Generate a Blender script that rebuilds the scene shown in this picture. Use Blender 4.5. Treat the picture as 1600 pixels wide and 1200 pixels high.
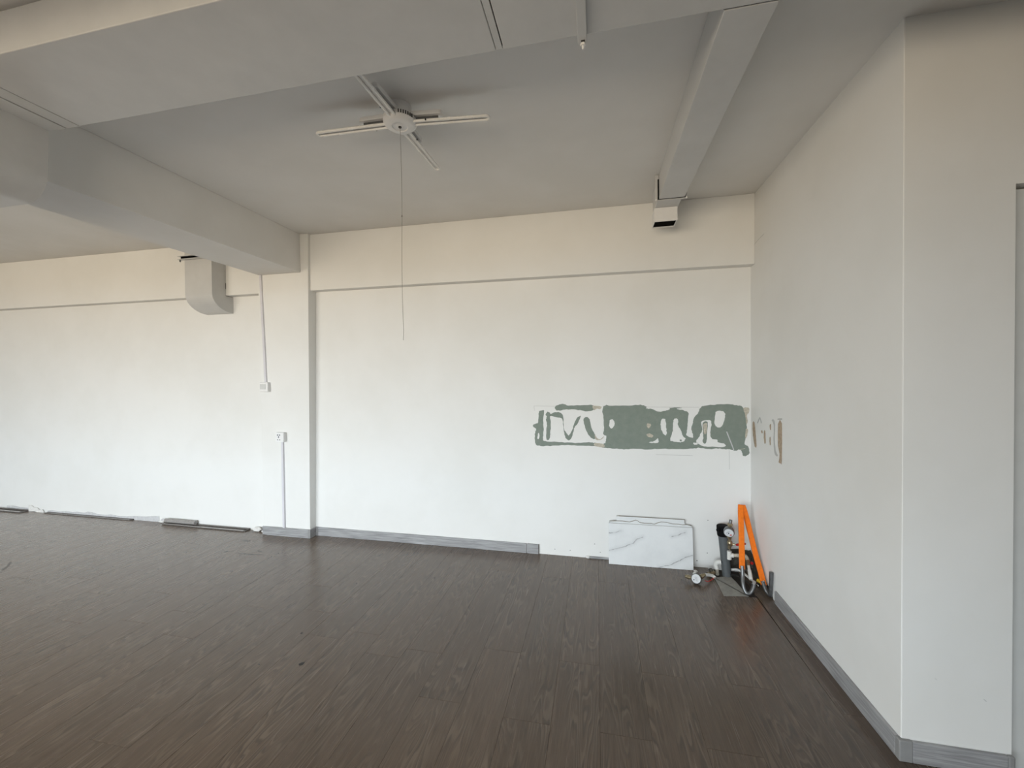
import bpy, bmesh, math, random
from mathutils import Vector, Matrix
random.seed(7)
for o in list(bpy.data.objects):
    bpy.data.objects.remove(o)
S = bpy.context.scene
C = S.collection

# ------------------------------------------------------------------ camera
CAMH = 1.4
RIGHT = Vector((0.97839795, 0.2066152, -0.00689947))
FWD = Vector((-0.20668496, 0.97833759, -0.01169973))
UP = Vector((0.00433267, 0.01287301, 0.99990775))
cd = bpy.data.cameras.new('camera')
cam = bpy.data.objects.new('camera', cd)
C.objects.link(cam)
cd.sensor_width = 36
cd.lens = 627.29 / 1600 * 36
cd.clip_start = 0.02
cam.matrix_world = Matrix(((RIGHT.x, UP.x, -FWD.x, 0), (RIGHT.y, UP.y, -FWD.y, 0),
                           (RIGHT.z, UP.z, -FWD.z, CAMH), (0, 0, 0, 1)))
S.camera = cam

# ------------------------------------------------------------------ daylight: overcast sky, darker ground
W = bpy.data.worlds.new('overcast_sky')
S.world = W
W.use_nodes = True
nt = W.node_tree
nt.nodes.clear()
wo = nt.nodes.new('ShaderNodeOutputWorld')
bg = nt.nodes.new('ShaderNodeBackground')
tc = nt.nodes.new('ShaderNodeTexCoord')
sx = nt.nodes.new('ShaderNodeSeparateXYZ')
nt.links.new(tc.outputs['Generated'], sx.inputs[0])
ramp = nt.nodes.new('ShaderNodeValToRGB')
mr = nt.nodes.new('ShaderNodeMapRange')
mr.inputs['From Min'].default_value = -1
mr.inputs['From Max'].default_value = 1
nt.links.new(sx.outputs['Z'], mr.inputs['Value'])
nt.links.new(mr.outputs[0], ramp.inputs[0])
cr = ramp.color_ramp
cr.elements[0].position = 0.0
cr.elements[0].color = (.22, .18, .13, 1)
cr.elements[1].position = 1.0
cr.elements[1].color = (.90, .97, 1.02, 1)
e = cr.elements.new(0.495); e.color = (.42, .355, .265, 1)
e = cr.elements.new(0.505); e.color = (.63, .70, .745, 1)
bg.inputs['Strength'].default_value = 19.0
nt.links.new(ramp.outputs[0], bg.inputs['Color'])
nt.links.new(bg.outputs[0], wo.inputs[0])

WIN_Y = -3.6
WIN_Z = (0.45, 2.52)
WINS = [(-6.5, -4.4), (-4.2, -2.1), (-1.9, 0.2)]
for a, b in WINS:                                   # sky portals in the window openings
    ld = bpy.data.lights.new('window_daylight', 'AREA')
    ld.shape = 'RECTANGLE'
    ld.size = b - a
    ld.size_y = WIN_Z[1] - WIN_Z[0]
    ld.cycles.is_portal = True
    lo = bpy.data.objects.new('window_daylight', ld)
    lo.location = ((a + b) / 2, WIN_Y - 0.06, sum(WIN_Z) / 2)
    lo.rotation_euler = (math.pi / 2, 0, 0)
    C.objects.link(lo)

S.view_settings.view_transform = 'Standard'
S.view_settings.look = 'None'
S.view_settings.gamma = 1
S.view_settings.use_curve_mapping = False
S.view_settings.exposure = 0.0


# ------------------------------------------------------------------ pixel -> place helpers
def ray(x, y):
    return RIGHT * ((x - 800) / 627.29) + FWD - UP * ((y - 600) / 627.29)


def at(x, y, ax, v):
    r = ray(x, y)
    i = 'xyz'.index(ax)
    t = (v - (CAMH if ax == 'z' else 0)) / r[i]
    q = r * t
    q.z += CAMH
    return q


# ------------------------------------------------------------------ materials
class NB:
    def __init__(s, name):
        s.m = bpy.data.materials.new(name)
        s.m.use_nodes = True
        s.t = s.m.node_tree
        s.b = s.t.nodes['Principled BSDF']

    def n(s, typ, **kw):
        q = s.t.nodes.new('ShaderNode' + typ)
        for k, v in kw.items():
            setattr(q, k, v)
        return q

    def put(s, sock, v):
        if isinstance(v, bpy.types.NodeSocket):
            s.t.links.new(v, sock)
        else:
            sock.default_value = v

    def math(s, op, a, b=0.0, c=0.0, clamp=False):
        q = s.n('Math', operation=op, use_clamp=clamp)
        s.put(q.inputs[0], a); s.put(q.inputs[1], b); s.put(q.inputs[2], c)
        return q.outputs[0]

    def vmath(s, op, a, b=(0, 0, 0)):
        q = s.n('VectorMath', operation=op)
        s.put(q.inputs[0], a)
        if op == 'SCALE':
            s.put(q.inputs['Scale'], b)
        else:
            s.put(q.inputs[1], b)
        return q.outputs['Value'] if op in ('DOT_PRODUCT', 'LENGTH', 'DISTANCE') else q.outputs[0]

    def noise(s, vec, scale, detail=3, rough=.5, dist=0):
        q = s.n('TexNoise')
        if vec is not None:
            s.put(q.inputs['Vector'], vec)
        q.inputs['Scale'].default_value = scale
        q.inputs['Detail'].default_value = detail
        q.inputs['Roughness'].default_value = rough
        q.inputs['Distortion'].default_value = dist
        return q.outputs['Fac']

    def remap(s, v, a, b, c, d, smooth=False):
        q = s.n('MapRange')
        if smooth:
            q.interpolation_type = 'SMOOTHSTEP'
        s.put(q.inputs['Value'], v)
        for k, x in zip(('From Min', 'From Max', 'To Min', 'To Max'), (a, b, c, d)):
            q.inputs[k].default_value = x
        return q.outputs[0]

    def mix(s, f, a, b):
        q = s.n('Mix', data_type='RGBA')
        s.put(q.inputs[0], f)
        s.put(q.inputs[6], a if not isinstance(a, tuple) else (*a, 1))
        s.put(q.inputs[7], b if not isinstance(b, tuple) else (*b, 1))
        return q.outputs[2]

    def bump(s, h, strength=.2, dist=.01):
        q = s.n('Bump')
        q.inputs['Strength'].default_value = strength
        q.inputs['Distance'].default_value = dist
        s.put(q.inputs['Height'], h)
        s.put(s.b.inputs['Normal'], q.outputs[0])

    def set(s, **kw):
        for k, v in kw.items():
            if isinstance(v, tuple) and len(v) == 3:
                v = (*v, 1)
            s.put(s.b.inputs[k.replace('_', ' ')], v)
        return s

    def pos(s):
        return s.n('NewGeometry').outputs['Position']

    def obj(s):
        return s.n('TexCoord').outputs['Object']


def mat_paint(name, col, dirt=.04, rough=.75, relief=.12):
    q = NB(name)
    p = q.pos()
    big = q.noise(p, 1.7, 4, .6)
    fine = q.noise(p, 55, 3, .6)
    f = q.remap(big, .35, .7, 0, 1, True)
    dark = tuple(c * (1 - dirt * k) for c, k in zip(col, (1, 1.05, 1.25)))
    q.set(Base_Color=q.mix(f, col, dark), Roughness=rough)
    q.b.inputs['Specular IOR Level'].default_value = .3
    q.bump(q.math('ADD', q.math('MULTIPLY', fine, .25), q.noise(p, 9, 3, .5)), relief, .006)
    return q.m


def mat_plain(name, col, rough=.5, metal=0.0, var=.08, scale=30, spec=.5, relief=0.05):
    q = NB(name)
    n = q.noise(q.obj(), scale, 4, .6)
    lo = tuple(c * (1 - var) for c in col)
    hi = tuple(min(1, c * (1 + var)) for c in col)
    q.set(Base_Color=q.mix(q.remap(n, .3, .7, 0, 1), lo, hi), Metallic=metal,
          Roughness=q.remap(n, .3, .7, max(0, rough - .05), min(1, rough + .05)))
    q.b.inputs['Specular IOR Level'].default_value = spec
    if relief:
        q.bump(n, relief, .002)
    return q.m


def mat_planks():
    q = NB('brown_oak_vinyl')
    ob = q.obj()
    rnd = q.n('ObjectInfo').outputs['Random']
    off = q.n('CombineXYZ')
    q.put(off.inputs[0], q.math('MULTIPLY', rnd, 17.3))
    q.put(off.inputs[1], q.math('MULTIPLY', rnd, 91.7))
    v = q.vmath('ADD', ob, off.outputs[0])
    # cathedral grain: contour lines of a noise field stretched along the plank
    st = q.vmath('MULTIPLY', v, (1, .13, 1))
    wob = q.noise(q.vmath('MULTIPLY', v, (14, 5.5, 1)), 1.0, 2, .5)
    f = q.noise(st, 9.5, 2.0, .45, .1)
    f = q.math('ADD', f, q.math('MULTIPLY', wob, .022))
    lines = q.math('SINE', q.math('MULTIPLY', f, 112))
    lines = q.remap(lines, .1, 1.0, 0, 1, True)
    patch = q.remap(q.noise(q.vmath('MULTIPLY', v, (1, .35, 1)), 7, 2, .5), .42, .58, .12, 1, True)
    lines = q.math('MULTIPLY', lines, patch)
    fib = q.noise(q.vmath('MULTIPLY', v, (260, 7, 1)), 1.0, 3, .6)
    fib2 = q.noise(q.vmath('MULTIPLY', v, (45, 1.2, 1)), 1.0, 3, .6)
    streak = q.remap(fib2, .3, .7, 0, 1)
    base = q.mix(streak, (.060, .038, .024), (.094, .061, .040))
    base = q.mix(q.math('MULTIPLY', q.remap(fib, .42, .72, 0, 1), .5), base, (.150, .110, .078))
    base = q.mix(q.math('MULTIPLY', lines, .42), base, (.180, .138, .102))
    dk = q.remap(q.math('SINE', q.math('ADD', q.math('MULTIPLY', f, 112), 1.7)), .45, 1.0, 0, 1, True)
    base = q.mix(q.math('MULTIPLY', q.math('MULTIPLY', dk, patch), .55), base, (.040, .028, .020))
    tone = q.remap(rnd, 0, 1, .92, 1.08)
    hs = q.n('HueSaturation')
    q.put(hs.inputs['Color'], base)
    q.put(hs.inputs['Value'], tone)
    # scuffs and dust
    dust = q.remap(q.noise(q.pos(), 2.3, 5, .65), .5, .8, 0, .12, True)
    q.set(Base_Color=q.mix(dust, hs.outputs[0], (.19, .168, .147)),
          Roughness=q.remap(fib2, .3, .7, .22, .29))
    q.b.inputs['Specular IOR Level'].default_value = .68
    q.b.inputs['Sheen Weight'].default_value = .26          # sheen added to brighten the floor at grazing angles
    q.b.inputs['Sheen Roughness'].default_value = .3
    q.b.inputs['Sheen Tint'].default_value = (1.0, .9, .80, 1)
    q.bump(q.math('ADD', fib, q.math('MULTIPLY', lines, .6)), .10, .0012)
    return q.m


def mat_grey_wood():
    q = NB('grey_wood_grain_baseboard')
    g = q.n('TexCoord')
    p = q.pos()
    sp = q.n('SeparateXYZ')
    q.put(sp.inputs[0], p)
    along = q.math('ADD', sp.outputs[0], sp.outputs[1])
    cb = q.n('CombineXYZ')
    q.put(cb.inputs[0], q.math('MULTIPLY', along, 5))
    q.put(cb.inputs[2], q.math('MULTIPLY', sp.outputs[2], 110))
    n = q.noise(cb.outputs[0], 1, 4, .6, .3)
    q.set(Base_Color=q.mix(q.remap(n, .3, .68, 0, 1), (.185, .185, .190), (.43, .43, .44)), Roughness=.45)
    q.bump(n, .1, .001)
    return q.m


def mat_marble(name, veins, tint=(.78, .80, .81)):
    q = NB(name)
    ob = q.obj()
    w = q.n('TexNoise'); q.put(w.inputs['Vector'], ob)
    w.inputs['Scale'].default_value = 14; w.inputs['Detail'].default_value = 4
    warp = q.vmath('SCALE', q.vmath('SUBTRACT', w.outputs['Color'], (.5, .5, .5)), .03)
    p = q.vmath('MULTIPLY', q.vmath('ADD', ob, warp), (1, 0, 1))
    d = None
    for pl in veins:
        for a, b in zip(pl[:-1], pl[1:]):
            A = Vector((a[0], 0, a[1])); B = Vector((b[0], 0, b[1])) - A
            pa = q.vmath('SUBTRACT', p, tuple(A))
            h = q.math('DIVIDE', q.vmath('DOT_PRODUCT', pa, tuple(B)), B.length_squared, clamp=True)
            dd = q.vmath('LENGTH', q.vmath('SUBTRACT', pa, q.vmath('SCALE', tuple(B), h)))
            d = dd if d is None else q.math('MINIMUM', d, dd)
    core = q.remap(d, .0008, .0045, 1, 0, True)
    halo = q.remap(d, .0, .03, .35, 0, True)
    cl = q.remap(q.noise(ob, 6, 5, .6), .4, .75, 0, .5, True)
    base = q.mix(cl, tint, (.66, .68, .695))
    base = q.mix(halo, base, (.55, .565, .58))
    brk = q.remap(q.noise(ob, 40, 2), .35, .6, .15, .75)
    base = q.mix(q.math('MULTIPLY', core, brk), base, (.20, .205, .21))
    q.set(Base_Color=base, Roughness=.12)
    return q.m


M = {}
M['wall'] = mat_paint('white_wall_paint', (.80, .80, .785))
M['ceil'] = mat_paint('white_ceiling_paint', (.78, .775, .76), .05)
M['duct'] = mat_plain('white_painted_sheet_metal', (.58, .585, .585), .34, 0, .05, 5, .5, .15)
M['duct_in'] = mat_plain('black_duct_inside', (.004, .004, .004), .95, 0, .2, 20, .05, 0)
M['plank'] = mat_planks()
M['sub'] = mat_plain('dark_subfloor', (.035, .030, .026), .9, 0, .3, 12)
M['base'] = mat_grey_wood()
M['base_end'] = mat_plain('grey_corner_plastic', (.27, .27, .27), .45, 0, .06, 40)
M['white_plastic'] = mat_plain('white_plastic', (.80, .80, .80), .35, 0, .02, 20, .5, 0)
M['trunk'] = mat_plain('lilac_white_trunking', (.66, .65, .69), .35, 0, .03, 20, .5, 0)
M['lamp_white'] = mat_plain('white_lamp_plastic', (.78, .775, .77), .4, 0, .03, 15, .5, 0)
M['tube'] = mat_plain('frosted_tube', (.86, .85, .82), .25, 0, .02, 15, .5, 0)
M['dark'] = mat_plain('black_plastic', (.012, .012, .012), .5)
M['steel'] = mat_plain('dull_steel', (.21, .215, .22), .42, .9, .15, 60)
M['chrome'] = mat_plain('bright_steel', (.62, .63, .64), .18, 1, .1, 60)
M['brass'] = mat_plain('dirty_brass', (.36, .30, .20), .35, .9, .25, 90)
M['pvc_grey'] = mat_plain('grey_drain_plastic', (.098, .108, .113), .5, 0, .12, 30)
M['pvc_white'] = mat_plain('white_pipe_plastic', (.70, .70, .67), .4, 0, .06, 40)
M['tape'] = mat_plain('black_tape', (.004, .004, .0045), .8, 0, .3, 60, .15, .3)
M['orange'] = mat_plain('orange_webbing', (.92, .20, .012), .6, 0, .10, 50, .3, .25)
M['red'] = mat_plain('red_plastic', (.42, .012, .012), .4)
M['yellow'] = mat_plain('yellow_plastic', (.62, .40, .02), .45)
M['dial'] = mat_plain('meter_dial_white', (.66, .68, .70), .25, 0, .06, 120, .5, 0)
M['navy'] = mat_plain('dial_print_dark', (.05, .06, .10), .5)
q = NB('green_grey_backing')
p = q.pos()
sp = q.remap(q.noise(p, 150, 3, .7), .60, .70, 0, .6, True)
reg = q.remap(q.noise(p, 4, 2), .45, .6, .15, 1, True)
bs = q.mix(q.remap(q.noise(p, 22, 4, .6), .35, .7, 0, 1), (.205, .245, .212), (.235, .27, .235))
q.set(Base_Color=q.mix(q.math('MULTIPLY', sp, reg), bs, (.11, .125, .11)), Roughness=.85)
q.bump(q.noise(p, 90, 4, .6), .3, .002)
M['residue'] = q.m
M['beige'] = mat_plain('beige_glue', (.50, .46, .38), .8, 0, .3, 70)
M['brown'] = mat_plain('brown_glue', (.42, .33, .24), .8, 0, .25, 60)
M['pencil'] = mat_plain('pencil_grey', (.50, .50, .49), .8)
M['bare'] = mat_plain('bare_dark_plaster', (.075, .070, .058), .9, 0, .5, 30, .3, .3)
M['plaster'] = mat_plain('torn_grey_plaster', (.56, .56, .57), .9, 0, .12, 40, .3, .3)
M['chalk'] = mat_plain('white_plaster_crumb', (.74, .73, .71), .9, 0, .1, 60, .3, .3)
M['dark_strip'] = mat_plain('dark_brown_trim', (.10, .088, .080), .35, 0, .25, 50)
M['grey_strip'] = mat_plain('brown_grey_trim_top', (.30, .285, .275), .3, 0, .12, 50)
M['offcut'] = mat_plain('grey_underside_board', (.30, .295, .27), .7, 0, .18, 45)
M['door'] = mat_plain('grey_white_door', (.60, .61, .60), .45, 0, .03, 8)
M['door_dark'] = mat_plain('dark_door_gap', (.03, .027, .024), .8)
M['cord'] = mat_plain('grey_pull_cord', (.22, .21, .19), .8)
M['alu'] = mat_plain('window_frame_white', (.72, .72, .72), .4)
M['fan_hole'] = M['dark']
M['tile_body'] = mat_plain('tile_biscuit', (.30, .275, .235), .8, 0, .2, 50)
M['vein1'] = mat_marble('white_marble_tile_front', [
    [(.0, .100), (.06, .118), (.12, .138), (.18, .165), (.21, .200), (.25, .212)],
    [(.0, .228), (.05, .234), (.09, .246)],
    [(.455, .232), (.50, .240), (.545, .268)],
    [(.36, .008), (.43, .022), (.49, .055), (.54, .085), (.60, .102)]])
M['vein2'] = mat_marble('white_marble_tile_back', [[(.0, .30), (.2, .2), (.5, .1)]], (.76, .78, .79))

WL = {}


# ------------------------------------------------------------------ mesh helpers (coordinates are world metres)
def thing(name, loc, label=None, cat=None, group=None, parent=None):
    o = bpy.data.objects.new(name, None)
    o.empty_display_size = .05
    C.objects.link(o)
    o.location = Vector(loc)
    WL[o.name] = Vector(loc)
    tag(o, label, cat, group)
    return o


def tag(o, label=None, cat=None, group=None, kind=None):
    if label: o['label'] = label
    if cat: o['category'] = cat
    if group: o['group'] = group
    if kind: o['kind'] = kind
    return o


def build(name, verts, faces, mat, parent=None, smooth=False, bevel=0, seg=2):
    verts = [Vector(v) for v in verts]
    lo = Vector([min(v[i] for v in verts) for i in range(3)])
    hi = Vector([max(v[i] for v in verts) for i in range(3)])
    org = (lo + hi) / 2
    if parent is None:
        org.z = lo.z
    me = bpy.data.meshes.new(name)
    me.from_pydata([v - org for v in verts], [], faces)
    bm = bmesh.new()
    bm.from_mesh(me)
    bmesh.ops.recalc_face_normals(bm, faces=bm.faces)
    if bevel:
        ed = [e for e in bm.edges if len(e.link_faces) == 2 and e.calc_face_angle(0) > .5]
        bmesh.ops.bevel(bm, geom=ed, offset=bevel, segments=seg, affect='EDGES', profile=.5, clamp_overlap=True)
    bm.to_mesh(me)
    bm.free()
    if smooth:
        for p in me.polygons:
            p.use_smooth = True
        if smooth != 'all':
            me.set_sharp_from_angle(angle=math.radians(40))
    me.materials.append(M[mat])
    o = bpy.data.objects.new(name, me)
    C.objects.link(o)
    WL[o.name] = org.copy()
    if parent is not None:
        o.parent = parent
        o.location = org - WL[parent.name]
    else:
        o.location = org
    return o


def boxg(lo, hi):
    x0, y0, z0 = lo
    x1, y1, z1 = hi
    v = [(x0, y0, z0), (x1, y0, z0), (x1, y1, z0), (x0, y1, z0), (x0, y0, z1), (x1, y0, z1), (x1, y1, z1), (x0, y1, z1)]
    f = [(0, 3, 2, 1), (4, 5, 6, 7), (0, 1, 5, 4), (1, 2, 6, 5), (2, 3, 7, 6), (3, 0, 4, 7)]
    return v, f


def join(*gs):
    V, F = [], []
    for v, f in gs:
        n = len(V)
        V += list(v)
        F += [tuple(i + n for i in q) for q in f]
    return V, F


def box(name, lo, hi, mat, parent=None, bevel=0, **kw):
    v, f = boxg(lo, hi)
    return build(name, v, f, mat, parent, bevel=bevel, **kw)


def prismg(pts2, a, b, axis):
    """extrude a 2-D outline along an axis; outline gives the other two axes in order"""
    n = len(pts2)

    def mk(u, w, t):
        return {'x': (t, u, w), 'y': (u, t, w), 'z': (u, w, t)}[axis]
    v = [mk(u, w, a) for u, w in pts2] + [mk(u, w, b) for u, w in pts2]
    f = [tuple(range(n)), tuple(range(2 * n - 1, n - 1, -1))]
    f += [(i, (i + 1) % n, n + (i + 1) % n, n + i) for i in range(n)]
    return v, f


def tubeg(pts, rad, seg=10, closed=False):
    pts = [Vector(p) for p in pts]
    n = len(pts)
    rads = rad if isinstance(rad, (list, tuple)) else [rad] * n
    V, F = [], []
    up = None
    for i, p in enumerate(pts):
        t = (pts[min(i + 1, n - 1)] - pts[max(i - 1, 0)]).normalized()
        if up is None:
            up = Vector((0, 0, 1)) if abs(t.z) < .9 else Vector((0, 1, 0))
            up = (up - t * up.dot(t)).normalized()
        else:
            up = (up - t * up.dot(t)).normalized()
        s = t.cross(up)
        for k in range(seg):
            a = 2 * math.pi * k / seg
            V.append(p + (up * math.cos(a) + s * math.sin(a)) * rads[i])
    for i in range(n - 1):
        for k in range(seg):
            F.append((i * seg + k, i * seg + (k + 1) % seg, (i + 1) * seg + (k + 1) % seg, (i + 1) * seg + k))
    F.append(tuple(range(seg)))
    F.append(tuple((n - 1) * seg + k for k in reversed(range(seg))))
    return V, F


def tube(name, pts, rad, mat, parent=None, seg=10):
    v, f = tubeg(pts, rad, seg)
    return build(name, v, f, mat, parent, smooth=True)


def lathe(name, prof, org, axis, mat, parent=None, seg=24):
    """prof: (radius, distance along axis) pairs"""
    axis = Vector(axis).normalized()
    up = Vector((0, 0, 1)) if abs(axis.z) < .9 else Vector((1, 0, 0))
    u = (up - axis * up.dot(axis)).normalized()
    s = axis.cross(u)
    org = Vector(org)
    V, F = [], []
    n = len(prof)
    for r, h in prof:
        for k in range(seg):
            a = 2 * math.pi * k / seg
            V.append(org + axis * h + (u * math.cos(a) + s * math.sin(a)) * max(r, 1e-5))
    for i in range(n - 1):
        for k in range(seg):
            F.append((i * seg + k, i * seg + (k + 1) % seg, (i + 1) * seg + (k + 1) % seg, (i + 1) * seg + k))
    F.append(tuple(range(seg)))
    F.append(tuple((n - 1) * seg + k for k in reversed(range(seg))))
    return build(name, V, F, mat, parent, smooth=True)


def smooth_path(pts, n=6):
    """Catmull-Rom through the points"""
    P = [Vector(p) for p in pts]
    P = [P[0] * 2 - P[1]] + P + [P[-1] * 2 - P[-2]]
    out = []
    for i in range(1, len(P) - 2):
        a, b, c, d = P[i - 1:i + 3]
        for k in range(n):
            t = k / n
            out.append(.5 * ((2 * b) + (c - a) * t + (2 * a - 5 * b + 4 * c - d) * t * t + (3 * b - a - 3 * c + d) * t ** 3))
    out.append(P[-2])
    return out


def filled(name, loops, to3d, depth, mat, parent=None, jitter=0, sub=0):
    """flat outline with holes, given real thickness; to3d(u, v, d) places it"""
    cu = bpy.data.curves.new(name, 'CURVE')
    cu.dimensions = '2D'
    cu.fill_mode = 'BOTH'
    for lp in loops:
        pts = list(lp)
        if sub:
            q = []
            for i in range(len(pts)):
                a, b, c, d = (Vector(pts[(i + k) % len(pts)]) for k in (-1, 0, 1, 2))
                for k in range(sub):
                    t = k / sub
                    q.append(.5 * ((2 * b) + (c - a) * t + (2 * a - 5 * b + 4 * c - d) * t * t + (3 * b - a - 3 * c + d) * t ** 3))
            pts = [(v.x + random.uniform(-jitter, jitter), v.y + random.uniform(-jitter, jitter)) for v in q]
        sp = cu.splines.new('POLY')
        sp.points.add(len(pts) - 1)
        sp.use_cyclic_u = True
        for p, (x, y) in zip(sp.points, pts):
            p.co = (x, y, 0, 1)
    ob = bpy.data.objects.new('tmp', cu)
    C.objects.link(ob)
    me = bpy.data.meshes.new_from_object(ob)
    bpy.data.objects.remove(ob)
    bpy.data.curves.remove(cu)
    bm = bmesh.new()
    bm.from_mesh(me)
    bmesh.ops.remove_doubles(bm, verts=bm.verts, dist=1e-6)
    r = bmesh.ops.extrude_face_region(bm, geom=list(bm.faces))
    top = {g for g in r['geom'] if isinstance(g, bmesh.types.BMVert)}
    V = []
    bm.verts.index_update()
    for v in bm.verts:
        V.append(to3d(v.co.x, v.co.y, depth if v in top else 0))
    F = [tuple(v.index for v in f.verts) for f in bm.faces]
    bm.free()
    bpy.data.meshes.remove(me)
    return build(name, V, F, mat, parent)


# ------------------------------------------------------------------ the room shell
H = 2.686
XL, XE = -10.2, 3.1
D = 3.18                 # lower back wall
DB = 3.105               # face of the upper band
XR = 1.084               # right wall
Y1 = 1.715               # face of the pier beside the door
DOORX = 1.411

ceil = box('ceiling', (XL, WIN_Y, H), (XE, D + .15, H + .12), 'ceil')
tag(ceil, 'white painted ceiling over the empty room', kind='structure')
beam = box('beam', (-2.975, WIN_Y + .12, 2.352), (-2.5425, 3.079, H), 'ceil', ceil, bevel=.003)
box('beam', (-2.5425, .12, 2.47), (XE, .42, H), 'ceil', ceil, bevel=.003)  # unseen cross beam, added to shade the near face of the main duct

wb = box('wall_back', (XL, D, -.1), (XR, D + .15, H), 'wall')
tag(wb, 'white painted back wall with a raised upper band', kind='structure')
box('upper_band', (-2.47, DB, 2.195), (XR, D + .002, H), 'wall', wb, bevel=.003)
box('upper_band', (XL, DB, 2.195), (-2.98, D + .002, H), 'wall', wb, bevel=.003)
# the pillar leans very slightly, as in the place
cv = [(-2.985, 3.108, 0), (-2.503, 3.108, 0), (-2.503, 3.182, 0), (-2.985, 3.182, 0),
      (-2.985, 3.076, H), (-2.462, 3.076, H), (-2.462, 3.182, H), (-2.985, 3.182, H)]
build('column', cv, boxg((0, 0, 0), (1, 1, 1))[1], 'wall', wb, bevel=.003)

wr = build('wall_right', *prismg([(XR + .0025, Y1), (DOORX, Y1), (DOORX, D + .15), (XR, D + .15), (XR, Y1 + .0025)], -.1, H, 'z'), 'wall')
tag(wr, 'white right wall ending in a bright pier beside the door', kind='structure')
wd = build('wall_door', *join(boxg((DOORX, Y1, 2.06), (2.27, Y1 + .2, H)), boxg((2.27, Y1, -.1), (XE, Y1 + .2, H))), 'wall')
tag(wd, 'white wall around the door at the right edge', kind='structure')
wl = box('wall_left', (XL - .12, WIN_Y, -.1), (XL, D + .15, H), 'wall')
tag(wl, 'white end wall far to the left, out of view', kind='structure')
we = box('wall_east', (XE, WIN_Y, -.1), (XE + .12, Y1 + .2, H), 'wall')
tag(we, 'white side wall right of the door, out of view', kind='structure')
wp = box('wall_light_blocker', (0.0, -1.62, 0), (XE, -1.5, H), 'wall')  # unseen wall, added to keep window light off the right side
tag(wp, 'added wall behind the viewer, blocking window light from the right side', kind='structure')
g = [boxg((XL, WIN_Y - .12, -.1), (XE, WIN_Y, WIN_Z[0])), boxg((XL, WIN_Y - .12, WIN_Z[1]), (XE, WIN_Y, H))]
xs = [XL] + [v for w in WINS for v in w] + [XE]
for i in range(0, len(xs), 2):
    g.append(boxg((xs[i], WIN_Y - .12, WIN_Z[0]), (xs[i + 1], WIN_Y, WIN_Z[1])))
ww = build('wall_window', *join(*g), 'wall')
tag(ww, 'white wall with wide windows behind the viewer', kind='structure')
for i, (a, b) in enumerate(WINS):
    z0, z1 = WIN_Z
    t = .04
    m = (a + b) / 2
    fr = build('window_%d' % (i + 1), *join(
        boxg((a, WIN_Y - .04, z0), (a + t, WIN_Y, z1)), boxg((b - t, WIN_Y - .04, z0), (b, WIN_Y, z1)),
        boxg((a + t, WIN_Y - .04, z0), (b - t, WIN_Y, z0 + t)), boxg((a + t, WIN_Y - .04, z1 - t), (b - t, WIN_Y, z1)),
        boxg((m - t / 2, WIN_Y - .04, z0 + t), (m + t / 2, WIN_Y, z1 - t))), 'alu')
    tag(fr, 'white framed window behind the viewer', kind='structure')

# door at the right edge of the view
dr = box('door_1', (DOORX + .004, Y1 + .030, .008), (2.266, Y1 + .07, 2.052), 'door', bevel=.002)
tag(dr, 'grey-white door set into the wall at the right edge', kind='structure')
box('door_rebate', (DOORX, Y1 + .072, 0), (2.27, Y1 + .08, 2.06), 'door_dark', dr)
lathe('door_knob', [(.012, 0), (.012, .03), (.027, .04), (.03, .055), (.02, .068), (0, .07)],
      (2.19, Y1 + .031, 1.0), (0, -1, 0), 'steel', dr)

# ------------------------------------------------------------------ floor: every plank its own piece
fl = box('floor', (XL, WIN_Y, -.10), (XE, D, -.010), 'sub')
tag(fl, 'brown-grey oak look plank floor with a satin sheen', kind='structure')
PW = .1965
SEAM0 = .990
LEN = 1.21
TH = .0098
mesh_cache = {}


def plank_mesh(w, l):
    key = (round(w, 4), round(l, 3))
    if key not in mesh_cache:
        gx, c = .00025, .0006
        a, b = w / 2 - gx, l / 2 - gx
        V = [(-a, -b, -TH), (a, -b, -TH), (a, b, -TH), (-a, b, -TH),
             (-a, -b, -c), (a, -b, -c), (a, b, -c), (-a, b, -c),
             (-a + c, -b + c, 0), (a - c, -b + c, 0), (a - c, b - c, 0), (-a + c, b - c, 0)]
        F = [(8, 9, 10, 11)]
        for i in range(4):
            j = (i + 1) % 4
            F += [(i, j, 4 + j, 4 + i), (4 + i, 4 + j, 8 + j, 8 + i)]
        me = bpy.data.meshes.new('plank')
        me.from_pydata(V, [], F)
        me.materials.append(M['plank'])
        mesh_cache[key] = me
    return mesh_cache[key]


rest = []


def plank(x0, x1, y0, y1):
    if y1 - y0 < .02 or x1 - x0 < .01:
        return
    cx, cy = (x0 + x1) / 2, (y0 + y1) / 2
    seen = y1 > .75 and x1 > -7.4 - (3.2 - y1) * -1.6 and x0 < 2.0
    if seen:
        o = bpy.data.objects.new('plank', plank_mesh(x1 - x0, y1 - y0))
        C.objects.link(o)
        o.parent = fl
        o.location = Vector((cx, cy, 0)) - WL[fl.name]
    else:
        rest.append((x0, x1, y0, y1))


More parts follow.
